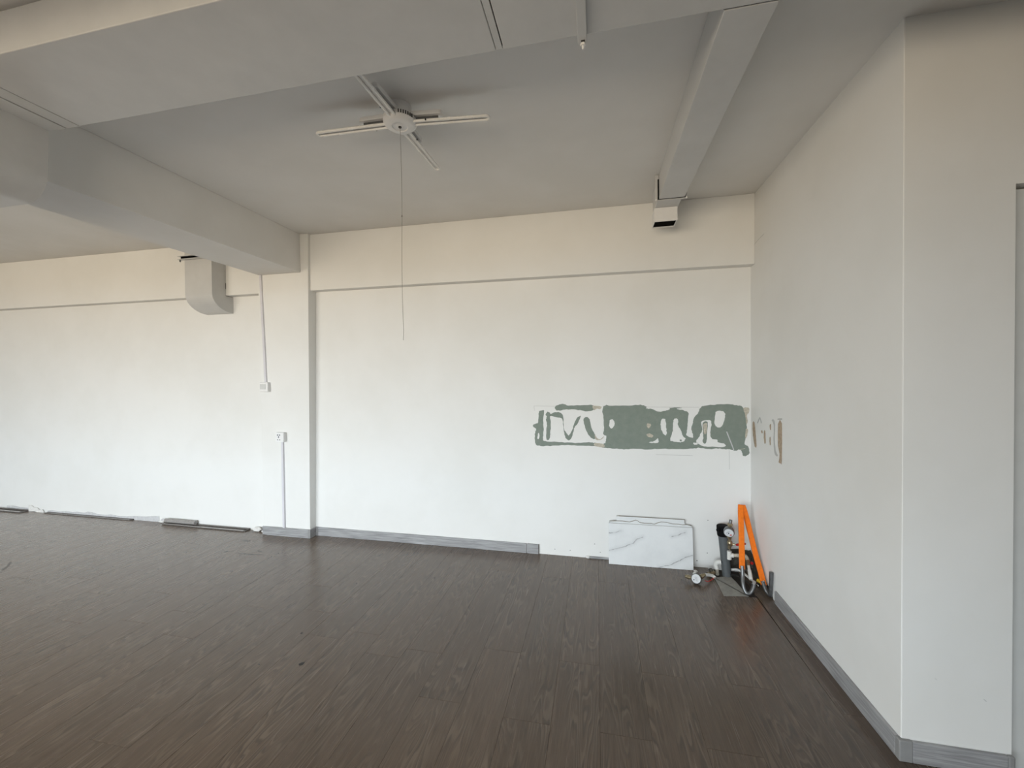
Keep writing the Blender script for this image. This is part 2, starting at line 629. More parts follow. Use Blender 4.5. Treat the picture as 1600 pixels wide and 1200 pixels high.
# end joints seen in the photo (y of one joint), by column counted leftwards from the seam at x = .990
ENDS = {-1: 1.90, 0: 2.805, 1: 1.984, 2: 1.620, 3: 1.983, 4: 1.610, 5: 1.985, 6: 1.603, 7: 2.001, 8: 1.635, 14: 1.18}
k = -12
while True:
    xr = SEAM0 - k * PW
    xl = xr - PW
    if xr <= XL + .01:
        break
    e0 = ENDS.get(k)
    if e0 is None:
        e0 = (1.99 if k % 2 else 1.61) + random.uniform(-.09, .09) + (.3 * random.random() if k > 9 else 0)
    ys = [e0 + n * LEN for n in range(-6, 4)]
    a, b = max(xl, XL), min(xr, XE)
    ymax = D
    if a >= XR - .05:
        ymax = Y1
    if k == -1:
        b = XR
    if k == -2:
        a, ymax = XR, Y1
    if k == 0:
        ymax = 2.805
    cuts = [WIN_Y] + [y for y in ys if WIN_Y + .05 < y < ymax - .02] + [ymax]
    if b - a > .01:
        for y0, y1 in zip(cuts[:-1], cuts[1:]):
            if k == -1 and y1 > 2.5:          # this plank has drifted: a wedge-shaped gap opens towards the pipes
                pv = [(a + .0005, y0), (b, y0), (b, y1), (a + .011, y1), (a + .0085, 2.83), (a + .0015, 2.15)]
                pv = [p_ for p_ in pv if y0 - 1e-6 <= p_[1] <= y1 + 1e-6]
                build('plank', *prismg(pv, -TH, 0, 'z'), 'plank', fl)
            else:
                plank(a, b, y0, y1)
    k += 1
if rest:
    V, F = [], []
    for x0, x1, y0, y1 in rest:
        v, f = boxg((x0 + .0006, y0 + .0006, -TH), (x1 - .0006, y1 - .0006, 0))
        n = len(V)
        V += v
        F += [tuple(i + n for i in q) for q in f]
    o = build('plank_field', V, F, 'plank', fl)
    tag(o, 'floor planks out of view', kind='stuff')


def floor_poly(name, px, z0, z1, mat, parent=None):
    pts = [(p.x, p.y) for p in (at(x, y, 'z', z1) for x, y in px)]
    return build(name, *prismg(pts, z0, z1, 'z'), mat, parent)


# ------------------------------------------------------------------ baseboards
BH = .077


def board(name, lo, hi, label, mat='base'):
    o = box(name, lo, hi, mat, bevel=.002)
    tag(o, label, kind='structure')
    return o


b = board('baseboard_back', (-2.470, D - .012, 0), (-.560, D, BH), 'grey wood grain baseboard along the back wall')
box('end_piece', (-.555, D - .013, 0), (-.463, D, BH), 'base', b, bevel=.002)
box('end_cap', (-.463, D - .0135, .001), (-.459, D, BH - .001), 'dark_strip', b)
box('corner_piece', (-2.497, D - .014, 0), (-2.470, D, BH + .001), 'base_end', b, bevel=.002)
box('broken_stub', (-.06, D - .010, 0), (.09, D, .016), 'base', b, bevel=.002)
b = board('baseboard_column', (-2.99, 3.094, 0), (-2.515, 3.106, BH), 'grey wood grain baseboard around the foot of the column')
box('side_piece', (-2.5025, 3.106, 0), (-2.490, D - .014, BH), 'base', b, bevel=.002)
box('corner_piece', (-2.515, 3.093, 0), (-2.4895, 3.106, BH + .001), 'base_end', b, bevel=.003)
b = board('baseboard_right', (XR - .012, Y1 + .012, 0), (XR, 2.755, BH), 'grey wood grain baseboard along the right wall')
b = board('baseboard_pier', (XR + .030, Y1 - .012, 0), (DOORX - .018, Y1, BH), 'grey wood grain baseboard at the foot of the pier beside the door')
box('corner_piece', (XR - .013, Y1 - .013, 0), (XR + .030, Y1 + .012, BH + .001), 'base_end', b, bevel=.004)
box('end_cap', (DOORX - .018, Y1 - .013, 0), (DOORX + .003, Y1, BH + .001), 'base_end', b, bevel=.005)

# ------------------------------------------------------------------ main air duct under the ceiling
DZ, DY0, DY1 = 2.53, 1.0, 1.355
t = thing('air_duct', (.3, 1.18, DZ), 'large white sheet metal duct hung across the ceiling and dipping under the beam', 'air duct')
box('duct_section', (-.307, DY0, DZ), (2.9, DY1, H - .012), 'duct', t, bevel=.003)
box('joint_collar', (-.3325, DY0 + .002, DZ + .001), (-.3105, DY1 - .002, H - .012), 'duct', t, bevel=.001)
box('duct_section', (-2.2275, DY0, DZ), (-.334, DY1, H - .012), 'duct', t, bevel=.003)
box('joint_collar', (-2.300, DY0 + .001, DZ), (-2.232, DY1 - .001, H - .012), 'duct', t, bevel=.001)
box('joint_gap', (-2.3085, DY0 + .004, DZ + .005), (-2.228, DY1 - .004, H - .03), 'duct_in', t)
box('joint_gap', (-.334, DY0 + .008, DZ + .008), (-.307, DY1 - .008, H - .03), 'duct_in', t)
out = [(-2.309, DZ), (-2.415, DZ + .005), (-2.425, 2.345)]
for i in range(1, 9):
    a = math.pi / 2 * i / 8
    out.append((-2.56 + .135 * math.cos(a), 2.345 - .125 * math.sin(a)))
for i in range(0, 9):
    a = math.pi / 2 * i / 8
    out.append((-2.96 - .135 * math.sin(a), 2.345 - .125 * math.cos(a)))
out += [(-3.095, H - .012), (-2.985, H - .012), (-2.985, 2.344), (-2.533, 2.344), (-2.533, H - .012), (-2.309, H - .012)]
build('dip_section', *prismg(out, DY0, DY1, 'y'), 'duct', t, smooth=True)
ch = box('hanger_channel', (-.057, .955, DZ - .016), (-.027, 1.372, DZ - .0005), 'duct', t, bevel=.002)
hx, hy = -.040, 1.366
tube('hanger_rod', [(hx, hy, 2.492), (hx, hy, H)], .0035, 'white_plastic', ch, 8)
lathe('hanger_nut', [(.0085, 0), (.0085, .008)], (hx, hy, DZ - .026), (0, 0, 1), 'white_plastic', ch, 6)
box('hanger_slot', (hx - .006, hy - .012, DZ - .0175), (hx + .006, hy - .006, DZ - .015), 'dark', ch)

# branch duct with a downward outlet by the back wall
t = thing('branch_duct', (.465, 2.0, DZ), 'narrow white branch duct ending in a black-mouthed outlet near the back wall', 'air duct')
box('duct_section', (.389, DY1 + .004, DZ), (.541, 2.685, H - .001), 'duct', t, bevel=.002)
box('seam_gap', (.386, DY1 + .0005, DZ + .004), (.545, DY1 + .004, H - .004), 'duct_in', t)
fx0, fx1 = .366, .556
fg = build('joint_flange', *join(boxg((fx0, 2.690, DZ - .006), (fx1, 2.697, DZ + .018)),
                                 boxg((fx0, 2.690, DZ + .018), (.388, 2.697, H - .001)),
                                 boxg((.541, 2.690, DZ + .018), (fx1, 2.697, H - .001))), 'duct', t)
box('flange_gap', (.3815, 2.6852, DZ - .0015), (.546, 2.6898, H - .03), 'duct_in', t)
for xx, zz in ((.372, DZ - .003), (.551, DZ - .004)):
    lathe('flange_bolt', [(.006, 0), (.006, .007)], (xx, 2.690, zz), (0, -1, 0), 'white_plastic', fg, 6)
box('neck', (.384, 2.697, DZ - .001), (.528, 2.93, H - .004), 'duct', t, bevel=.002)
ox0, ox1, oy0, oy1, oz = .378, .522, 2.815, 2.932, 2.437
hood = build('outlet_hood', *join(boxg((ox0, oy0, oz), (ox1, oy0 + .004, DZ - .002)), boxg((ox0, oy1 - .004, oz), (ox1, oy1, DZ - .002)),
                                  boxg((ox0, oy0 + .004, oz), (ox0 + .004, oy1 - .004, DZ - .002)),
                                  boxg((ox1 - .004, oy0 + .004, oz), (ox1, oy1 - .004, DZ - .002))), 'white_plastic', t)
box('outlet_rim', (ox0 - .003, oy0 - .004, oz + .001), (ox1 + .003, oy0, oz + .011), 'white_plastic', hood, bevel=.001)
box('outlet_mouth', (ox0 + .005, oy0 + .005, oz + .006), (ox1 - .005, oy1 - .005, DZ - .004), 'duct_in', hood)

# left duct elbow running into the back wall behind the beam
t = thing('duct_elbow', (-3.51, 3.07, 2.04), 'white sheet metal duct elbow curving into the back wall behind the beam', 'air duct')
EX0, EX1, EY = -3.655, -3.36, 2.965
out = [(DB - .001, H - .002), (EY, H - .002), (EY, 2.19)]
for i in range(1, 11):
    a = math.pi / 2 * i / 10
    out.append((EY + .212 * (1 - math.cos(a)), 2.19 - .152 * math.sin(a)))
out += [(D - .001, 2.038), (D - .001, 2.190), (DB - .001, 2.190)]
build('elbow_body', *prismg(out, EX0, EX1, 'x'), 'duct', t, smooth=True)
for zz in (2.500, 2.528):
    box('elbow_flange', (EX0 - .045, EY - .030, zz), (EX1 + .04, EY, zz + .006), 'duct', t)
box('flange_gap', (EX0 - .02, EY - .018, 2.5065), (EX1 + .02, EY - .0005, 2.5275), 'duct_in', t)
lathe('flange_bolt', [(.006, 0), (.006, .018)], (EX0 - .028, EY - .018, 2.482), (0, 0, 1), 'steel', t, 6)
p0, p1 = at(359, 448, 'x', EX1), at(359, 461, 'x', EX1)
box('side_slot', (EX1 - .002, 3.10, 2.255), (EX1 + .001, 3.104, 2.31), 'duct_in', t)

# ------------------------------------------------------------------ ceiling light with four tube arms and a pull cord
LX, LY, LZ = -.902, 1.757, 2.592
t = thing('ceiling_light', (LX, LY, LZ), 'white four-armed ceiling lamp with paired tubes, unlit', 'ceiling light')
hub = lathe('hub', [(0, 0), (.016, .001), (.020, .0035), (.034, .0035), (.037, .0), (.054, .002), (.068, .006), (.076, .014),
                    (.078, .022), (.078, .034), (.060, .044), (.055, .060), (.055, H - LZ - .0005)], (LX, LY, LZ), (0, 0, 1), 'lamp_white', t, 36)
lathe('cord_hole', [(.0075, 0), (.0075, .004)], (LX, LY, LZ - .003), (0, 0, 1), 'dark', hub, 16)
for i in range(7):                                    # vent slots on the shoulder of the hub
    a = math.radians(-20 - i * 8)
    c = Vector((LX + .0745 * math.cos(a), LY + .0745 * math.sin(a), LZ + .029))
    u = Vector((math.cos(a), math.sin(a), 0))
    s = Vector((-u.y, u.x, 0))
    v = [c + u * du * .006 + s * ds * .0022 + Vector((0, 0, dz * .008 - du * .003)) for du, ds, dz in
         [(-1, -1, -1), (1, -1, -1), (1, 1, -1), (-1, 1, -1), (-1, -1, 1), (1, -1, 1), (1, 1, 1), (-1, 1, 1)]]
    build('vent_slot', v, boxg((0, 0, 0), (1, 1, 1))[1], 'dark', hub)
arms = [(181.8, .437, .205), (6.0, .430, .205), (88, .43, .205), (267.5, .372, .215)]
for ang, ln, bl in arms:
    a = math.radians(ang)
    u = Vector((math.cos(a), math.sin(a), 0))
    s = Vector((-u.y, u.x, 0))
    base = Vector((LX, LY, 0))

    def P(d, w, z):
        return base + u * d + s * w + Vector((0, 0, z))
    arm = thing('arm', P(.04, 0, LZ + .03))
    arm.parent = t
    arm.location = WL[arm.name] - WL[t.name]
    # flat bracket against the ceiling
    outl = [(.03, -.019), (bl - .015, -.016)] + [(bl - .015 + .016 * math.cos(q), .016 * math.sin(q)) for q in
            [math.radians(-60 + 20 * i) for i in range(7)]] + [(bl - .015, .016), (.03, .019)]
    V = [P(d, w, LZ + .040) for d, w in outl] + [P(d, w, LZ + .060) for d, w in outl]
    n = len(outl)
    F = [tuple(range(n)), tuple(range(2 * n - 1, n - 1, -1))] + [(i, (i + 1) % n, n + (i + 1) % n, n + i) for i in range(n)]
    build('bracket', V, F, 'lamp_white', arm, bevel=.002)
    # steel clip between bracket and tubes
    V = [P(d, w, z) for z in (LZ + .020, LZ + .040) for d, w in ((.06, -.002), (bl - .02, -.002), (bl - .02, .002), (.06, .002))]
    build('clip_plate', V, boxg((0, 0, 0), (1, 1, 1))[1], 'steel', arm)
    # the pair of tubes, one bent glass
    z = LZ + .014
    w = .0135
    pts = [P(.045, -w, z), P(ln - .02, -w, z)]
    for i in range(1, 8):
        q = math.pi * i / 8
        pts.append(P(ln - .02 + w * math.sin(q), -w * math.cos(q), z))
    pts += [P(ln - .02, w, z), P(.045, w, z)]
    tube('lamp_tube', pts, .0065, 'tube', arm, 10)
    V = [P(d, ww_, zz) for zz in (z + .004, z + .007) for d, ww_ in ((.05, -.013), (ln - .022, -.013), (ln - .022, .013), (.05, .013))]
    build('reflector', V, boxg((0, 0, 0), (1, 1, 1))[1], 'lamp_white', arm)
    for d in (.13,):
        c = P(d, -.021, z - .001)
        lathe('clip_screw', [(.0035, -.003), (.0035, .003)], c, (0, 0, 1), 'dark', arm, 8)
# pull cord
cp = []
for i in range(25):
    f = i / 24
    z = LZ + .001 - f * 1.004
    cp.append((LX + .0035 * math.sin(f * 5) + .012 * f * f, LY + .004 * math.sin(f * 7), z))
cp[-1] = (cp[-1][0] - .004, cp[-1][1], cp[-1][2])
cord = tube('pull_cord', cp, .0010, 'cord', t, 6)
q = cp[10]
lathe('cord_bead', [(.0005, -.006), (.003, -.003), (.003, .003), (.0005, .006)], q, (0, 0, 1), 'cord', cord, 8)

# ------------------------------------------------------------------ switch, socket and their trunking on the column


def coly(z):
    return 3.108 - .032 * z / H


t = thing('light_switch', (-2.922, 3.07, 1.303), 'white light switch box at the end of trunking, upper left of the column', 'light switch')
y = coly(1.35)
box('switch_box', (-2.965, y - .034, 1.303), (-2.879, y, 1.389), 'white_plastic', t, bevel=.004)
rk = box('rocker', (-2.957, y - .037, 1.326), (-2.900, y - .034, 1.372), 'door', t, bevel=.001)
tr = [(-2.952, 2.352), (-2.942, 2.0), (-2.930, 1.7), (-2.922, 1.389)]
V, F = [], []
for x, z in tr:
    y = coly(z)
    V += [(x - .012, y, z), (x + .012, y, z), (x + .010, y - .012, z), (x - .010, y - .012, z)]
for i in range(3):
    for k in range(4):
        F.append((i * 4 + k, i * 4 + (k + 1) % 4, i * 4 + 4 + (k + 1) % 4, i * 4 + 4 + k))
F += [(0, 1, 2, 3), (12, 15, 14, 13)]
o = build('cable_trunking', V, F, 'trunk')
tag(o, 'thin white cable trunking running from the beam down to the switch', 'trunking')

t = thing('power_socket', (-2.765, 3.07, .855), 'white five-hole power socket box halfway down the column', 'power socket')
y = coly(.9)
box('socket_box', (-2.808, y - .034, .855), (-2.722, y, .941), 'white_plastic', t, bevel=.004)
fc = box('face_plate', (-2.806, y - .037, .857), (-2.724, y - .034, .939), 'white_plastic', t, bevel=.001)
for dx, dz, w, h in ((-.011, .020, .010, .010), (.009, .020, .010, .010), (-.001, .002, .008, .016), (-.012, -.022, .009, .007), (.010, -.022, .009, .007)):
    cx, cz = -2.772 + dx, .898 + dz
    box('socket_hole', (cx - w / 2, y - .0378, cz - h / 2), (cx + w / 2, y - .0368, cz + h / 2), 'navy', fc)
y0_, y1_ = coly(.08), coly(.855)
V = [(-2.776, y0_, BH), (-2.750, y0_, BH), (-2.753, y0_ - .014, BH), (-2.773, y0_ - .014, BH),
     (-2.774, y1_, .855), (-2.748, y1_, .855), (-2.751, y1_ - .014, .855), (-2.771, y1_ - .014, .855)]
o = build('cable_trunking', V, boxg((0, 0, 0), (1, 1, 1))[1], 'trunk', bevel=.001)
tag(o, 'white cable trunking running from the socket down to the column baseboard', 'trunking')

# ------------------------------------------------------------------ bare patches left where a strip was torn off


def crop3(u, v):
    return 820 + u / 3.8095, 610 + v / 3.8095


def on_back(u, v, d):
    p = at(*crop3(u, v), 'y', D)
    return (p.x, D - d, p.z)


def on_right(u, v, d):
    p = at(*crop3(u, v), 'x', XR)
    return (XR - d, p.y, p.z)


OUTER = [(85, 125), (110, 118), (116, 130), (110, 180), (112, 240), (108, 285), (112, 298), (150, 305), (220, 308), (300, 312),
         (380, 308), (415, 312), (470, 318), (482, 300), (486, 270), (468, 262), (472, 220), (466, 150), (461, 120), (470, 95),
         (490, 86), (510, 92), (600, 90), (690, 86), (722, 96), (726, 107), (760, 112), (795, 128), (830, 122), (862, 112),
         (868, 103), (930, 102), (932, 106), (905, 110), (940, 118), (970, 128), (974, 150), (968, 200), (965, 240), (962, 268),
         (998, 283), (1000, 262), (992, 230), (1000, 190), (1010, 160), (1030, 135), (1045, 105), (1070, 90), (1130, 86),
         (1200, 82), (1260, 88), (1295, 98), (1304, 125), (1318, 170), (1320, 230), (1312, 280), (1310, 320), (1330, 335),
         (1335, 375), (1315, 390), (1297, 388), (1292, 365), (1280, 352), (1250, 358), (1220, 352), (1190, 350), (1150, 346),
         (1100, 349), (1040, 342), (1000, 346), (900, 350), (800, 347), (740, 352), (660, 348), (590, 350), (520, 345),
         (475, 342), (415, 332), (330, 330), (240, 325), (150, 330), (95, 330), (65, 318), (60, 260), (66, 230), (52, 218),
         (50, 205), (65, 198), (80, 190), (82, 150)]
HOLES = [[(78, 255), (86, 258), (84, 288), (76, 285)],
         [(505, 180), (518, 173), (533, 185), (533, 210), (518, 226), (504, 215)],
         [(815, 172), (835, 172), (842, 220), (844, 262), (830, 264), (812, 235), (808, 195)],
         [(890, 168), (912, 172), (912, 205), (928, 235), (940, 270), (955, 285), (945, 305), (920, 308), (880, 302), (865, 292), (880, 240), (882, 200)],
         [(742, 308), (775, 300), (790, 285), (797, 300), (790, 312), (750, 312)],
         [(1140, 125), (1175, 122), (1193, 140), (1185, 185), (1172, 215), (1150, 220), (1130, 200), (1132, 150)],
         [(1052, 186), (1108, 181), (1105, 250), (1112, 285), (1145, 292), (1150, 310), (1185, 315), (1188, 335), (1100, 335), (1050, 328), (1020, 304), (1040, 272), (1055, 232)],
         [(1004, 312), (1028, 312), (1028, 322), (1006, 322)]]
ISL = [[(1060, 192), (1088, 190), (1085, 240), (1082, 300), (1070, 318), (1058, 300), (1063, 280), (1060, 240)],
       [(178, 100), (200, 85), (230, 80), (260, 90), (330, 88), (408, 88), (410, 115), (370, 125), (330, 118), (280, 112), (240, 115), (200, 120), (185, 115)],
       [(135, 128), (150, 135), (155, 150), (150, 160), (155, 200), (152, 250), (148, 285), (140, 295), (130, 290), (128, 240), (132, 200), (126, 180), (130, 155), (124, 145)],
       [(150, 148), (180, 130), (215, 135), (230, 160), (232, 220), (245, 250), (262, 268), (280, 240), (292, 205), (310, 165), (332, 152), (318, 190), (295, 220), (290, 245), (275, 285), (262, 297), (245, 285), (235, 255), (228, 200), (222, 168), (190, 160)],
       [(352, 165), (375, 160), (388, 180), (395, 220), (412, 255), (420, 270), (418, 288), (400, 285), (375, 260), (358, 215), (350, 185)],
       [(922, 294), (930, 292), (934, 298), (926, 303)]]
t = thing('bare_wall_strip', (.28, D, .84), 'ragged green-grey bare strip on the back wall where covering was torn off', 'wall patch')
STRIP = t
filled('main_patch', [OUTER] + HOLES, on_back, .0015, 'residue', t, jitter=1.9, sub=5)
for lp in ISL:
    filled('stroke_patch', [lp], on_back, .0015, 'residue', t, jitter=1.5, sub=4)
for lp in ([(402, 90), (440, 94), (458, 97), (448, 112), (430, 108), (412, 117)],
           [(416, 314), (470, 320), (470, 340), (417, 331)],
           [(418, 258), (428, 282), (450, 290), (470, 270), (466, 282), (445, 296), (420, 290)]):
    filled('glue_smear', [lp], on_back, .0021, 'beige', t, jitter=1.0, sub=2)
for lp in ([(730, 196), (750, 200), (748, 214), (738, 226), (726, 212)], [(725, 262), (742, 256), (764, 266), (758, 280), (732, 276)],
           [(1064, 200), (1084, 198), (1082, 250), (1072, 262), (1064, 240)], [(1302, 106), (1332, 104), (1334, 128), (1322, 150), (1326, 180), (1318, 200), (1312, 150)],
           [(1316, 230), (1328, 236), (1322, 268), (1312, 284)], [(1280, 352), (1306, 344), (1306, 349), (1262, 356)]):
    filled('glue_smear', [lp], on_back, .0023, 'beige', t, jitter=1.6, sub=3)
v0, v1 = (1200, 245), (1245, 355)
filled('scratch', [[(1198, 246), (1204, 244), (1246, 352), (1242, 358)]], on_back, .0024, 'plaster', t)

t = thing('glue_strokes', (XR, 2.9, .88), 'thin brown glue strokes left on the right wall near the corner', 'wall patch')
for lp in ([(1356, 192), (1368, 190), (1374, 250), (1380, 330), (1370, 334), (1360, 270)],
           [(1424, 246), (1432, 244), (1434, 310), (1426, 312)],
           [(1508, 200), (1530, 196), (1530, 420), (1526, 434), (1512, 428), (1518, 380), (1508, 330)],
           [(1408, 240), (1414, 238), (1416, 252), (1410, 254)],
           [(1458, 208), (1466, 200), (1466, 232), (1460, 234)], [(1458, 282), (1463, 280), (1463, 322), (1459, 324)]):
    filled('glue_stroke', [lp], on_right, .0012, 'brown', t, jitter=.9, sub=2)
for lp in ([(1470, 178), (1480, 172), (1490, 200), (1488, 280), (1494, 360), (1508, 385), (1500, 392), (1486, 370), (1481, 290), (1483, 205)],
           [(1384, 190), (1400, 158), (1410, 190), (1406, 196), (1400, 168), (1388, 196)],
           [(1505, 168), (1530, 166), (1530, 176), (1507, 175)]):
    filled('glue_smear', [lp], on_right, .0009, 'pencil', t, jitter=.6, sub=2)

# pencil outline and hairlines round the strip
t = STRIP
for (a, b) in (((55, 92), (180, 95)), ((55, 92), (58, 120)), ((720, 99), (1040, 100)), ((780, 382), (1000, 388)), ((1216, 355), (1218, 470))):
    dx, dy = b[0] - a[0], b[1] - a[1]
    l = math.hypot(dx, dy)
    nx, ny = -dy / l * .9, dx / l * .9
    filled('pencil_line', [[(a[0] + nx, a[1] + ny), (b[0] + nx, b[1] + ny), (b[0] - nx, b[1] - ny), (a[0] - nx, a[1] - ny)]], on_back, .0005, 'pencil', t)
t = thing('wall_crack', (XR, 3.0, 2.33), 'short hairline crack high on the right wall by the corner', 'crack')
pc = [at(1179, 382, 'x', XR), at(1185, 374, 'x', XR), at(1194, 365, 'x', XR)]
tube('hairline', [(XR - .0002, p.y, p.z) for p in pc], .0015, 'pencil', t, 5)

# bare dark plaster behind the pipes, where the baseboard is missing
o = build('bare_plaster', *prismg([(.925, 0), (XR, 0), (XR, .155), (1.07, .150), (1.0, .158), (.95, .150), (.925, .12)], D - .0015, D, 'y'), 'bare')
tag(o, 'dark bare plaster at the foot of the back wall behind the pipes', 'wall patch')
o = build('bare_plaster', *prismg([(2.80, 0), (D - .002, 0), (D - .002, .150), (3.12, .125), (3.02, .085), (2.9, .055), (2.82, .03)], XR - .0015, XR, 'x'), 'bare')
tag(o, 'dark bare strip at the foot of the right wall beside the hooks', 'wall patch')

# screw holes at the foot of the back wall
for x, y, lab in ((867, 858, 'screw hole in the wall nearest the end of the baseboard'), (891, 860, 'second screw hole to the right of the baseboard end'),
                  (938, 863, 'screw hole just left of the leaning tiles'), (1089, 876, 'larger dark screw hole right of the tiles, just above the floor'),
                  (1105, 864, 'screw hole midway between the tiles and the drain pipe'), (929, 850, 'higher of the screw holes left of the tiles'),
                  (1106, 813, 'faint screw hole above and left of the black pipe cap')):
    p = at(x, y, 'y', D)
    r = .0042 if x == 1089 else .003
    o = lathe('screw_hole', [(r, 0), (r, .001)], (p.x, D, p.z), (0, -1, 0), 'dark', None, 10)
    tag(o, lab, 'screw hole', 'screw holes at the foot of the back wall')

# ------------------------------------------------------------------ marble tiles leaning on the wall


def place(o, loc, rot):
    o.location = loc
    o.rotation_euler = rot
    return o


def local_mesh(name, V, F, mat, bevel=0):
    me = bpy.data.meshes.new(name)
    me.from_pydata(V, [], F)
    bm = bmesh.new(); bm.from_mesh(me)
    bmesh.ops.recalc_face_normals(bm, faces=bm.faces)
    if bevel:
        bmesh.ops.bevel(bm, geom=[e for e in bm.edges if e.calc_face_angle(0) > .5], offset=bevel, segments=2, affect='EDGES', profile=.5)
    bm.to_mesh(me); bm.free()
    me.materials.append(M[mat])
    o = bpy.data.objects.new(name, me)
    C.objects.link(o)
    WL[o.name] = Vector((0, 0, 0))
    return o


yaw = math.radians(1.2)
lean = math.radians(-5.0)
ft = local_mesh('marble_tile', *boxg((0, 0, 0), (.60, .0028, .302)), 'vein1', .0006)
place(ft, (.083, 3.100, .0012), (lean, 0, yaw))
tag(ft, 'white marble-look tile with grey veins, front of the leaning tiles', 'tile')
e = local_mesh('tile_body', *boxg((.0004, .0028, .0004), (.5996, .0098, .3016)), 'tile_body')
e.parent = ft
top = [(0, .312), (.05, .316), (.10, .318), (.15, .314), (.18, .324), (.195, .330), (.21, .326), (.225, .314), (.26, .311), (.31, .312),
       (.33, .308), (.35, .318), (.38, .328), (.42, .326), (.46, .318), (.50, .318), (.53, .315), (.56, .318), (.59, .312)]
V, F = prismg([(0.0, 0)] + [(x, z) for x, z in top] + [(.59, 0)], 0, .007, 'y')
bt = local_mesh('broken_tile', V, F, 'vein2')
place(bt, (.088, 3.1125, .0012), (lean, 0, yaw))
tag(bt, 'broken white tile with a ragged top edge, between the two leaning tiles', 'tile')
e = local_mesh('broken_edge', *join(*[([(a[0], -.0006, a[1] - .0022), (b[0], -.0006, b[1] - .0022), (b[0], -.0006, b[1] + .0012), (a[0], -.0006, a[1] + .0012),
                                        (a[0], .007, a[1] - .002), (b[0], .007, b[1] - .002), (b[0], .007, b[1] + .0012), (a[0], .007, a[1] + .0012)],
                                       boxg((0, 0, 0), (1, 1, 1))[1]) for a, b in zip(top[:-1], top[1:])]), 'tile_body')
e.parent = bt
kt = local_mesh('marble_tile', *boxg((0, 0, 0), (.49, .0025, .352)), 'vein2', .0005)
e = local_mesh('tile_body', *boxg((.0004, .0025, .0004), (.4896, .009, .3516)), 'tile_body')
e.parent = kt
e = local_mesh('chipped_edge', *join(boxg((0, -.0006, .3495), (.49, .0024, .3524)), boxg((.487, -.0006, .325), (.4904, .0024, .3495))), 'tile_body')
e.parent = kt
place(kt, (.143, 3.1255, .0012), (math.radians(-4.2), 0, math.radians(.9)))
tag(kt, 'white tile furthest back, its top edge rising above the leaning front tile', 'tile')

# ------------------------------------------------------------------ plumbing in the corner
def Q(x, y, d):
    """point on the line of sight of a pixel at world depth y = d"""
    return at(x, y, 'y', d)


t = thing('drain_pipe', (.893, 3.075, 0), 'grey plastic drain pipe standing in the corner with a black taped cap', 'pipe')
a, b = Vector((.897, 3.085, -.010)), Vector((.874, 3.092, .292))
ax = (b - a).normalized()
tube('pipe', [a, a + (b - a) * .5, b], [.029, .0305, .033], 'pvc_grey', t, 20)
cap = lathe('tape_cap', [(.037, 0), (.0385, .004), (.039, .03), (.0385, .055), (.0375, .070), (.035, .074), (.0, .0745)], b - ax * .014, ax, 'tape', t, 20)
lathe('tape_tail', [(.013, 0), (.014, .02), (.011, .032)], b + Vector((-.022, -.016, .028)), (-.6, -.5, .2), 'tape', cap, 10)

# upright meter with its valve and the white supply line
t = thing('water_meter', (.905, 3.03, .15), 'brass water meter standing upright beside the grey drain pipe', 'water meter')
mc = Q(1139, 831.5, 3.000)
fdir = Vector((-.28, -.93, -.25)).normalized()
body = lathe('meter_body', [(.018, -.035), (.030, -.028), (.034, -.012), (.034, .004), (.031, .010), (.030, .0105)], mc, fdir, 'steel', t, 28)
dial = lathe('dial', [(.029, .0), (.029, .0015), (.0, .0016)], mc + fdir * .0095, fdir, 'dial', body, 28)
r_ = fdir.cross(Vector((0, 0, 1))).normalized()
u_ = r_.cross(fdir)
for du, dv, rr, m in ((.002, -.003, .0045, 'navy'), (-.013, -.013, .0045, 'red'), (-.008, -.015, .0035, 'red'), (.006, -.011, .002, 'navy')):
    lathe('dial_mark', [(rr, 0), (rr, .0006), (0, .0006)], mc + fdir * .0111 + r_ * du + u_ * dv, fdir, m, dial, 10)
tube('dial_print', [mc + fdir * .0113 + r_ * x + u_ * y for x, y in ((-.004, .010), (.004, .009), (.012, .002), (.016, -.006))], .0009, 'navy', dial, 5)
back = mc - fdir * .014
tp = Q(1142, 812, 3.012)
fit = tube('top_fitting', [back, tp + (back - tp) * .55], .012, 'brass', t, 14)
d = (tp - back).normalized()
lathe('top_nut', [(.014, 0), (.017, .004), (.017, .014), (.013, .02)], back + d * .034, d, 'brass', t, 6)
lathe('top_thread', [(.010, 0), (.010, .026)], back + d * .052, d, 'steel', t, 14)
lathe('top_hole', [(.007, 0), (.007, .0008)], back + d * .0782, d, 'dark', t, 12)
vp = Q(1140.5, 849, 3.020)
d2 = (vp - back).normalized()
tube('lower_fitting', [back, back + d2 * .030, back + d2 * .031, vp], [.013, .013, .010, .010], 'brass', t, 14)
lathe('lower_nut', [(.013, 0), (.016, .003), (.016, .013), (.012, .018)], back + d2 * .036, d2, 'brass', t, 6)
val = lathe('valve_body', [(.010, -.02), (.016, -.014), (.018, 0), (.016, .014), (.010, .02)], vp, (.12, .1, -1), 'brass', t, 16)
st = Q(1149, 851, 3.005)
tube('valve_stem', [vp, st], .0065, 'brass', val, 10)
h0, h1 = Q(1150, 851.5, 3.02), Q(1165, 849.5, 3.035)
tube('red_handle', [h0, h0 + (h1 - h0) * .1, h0 + (h1 - h0) * .85, h1], [.006, .0085, .0085, .006], 'red', val, 10)
v2 = Q(1139.5, 857, 3.025)
tube('valve_outlet', [vp, v2], .011, 'brass', t, 12)

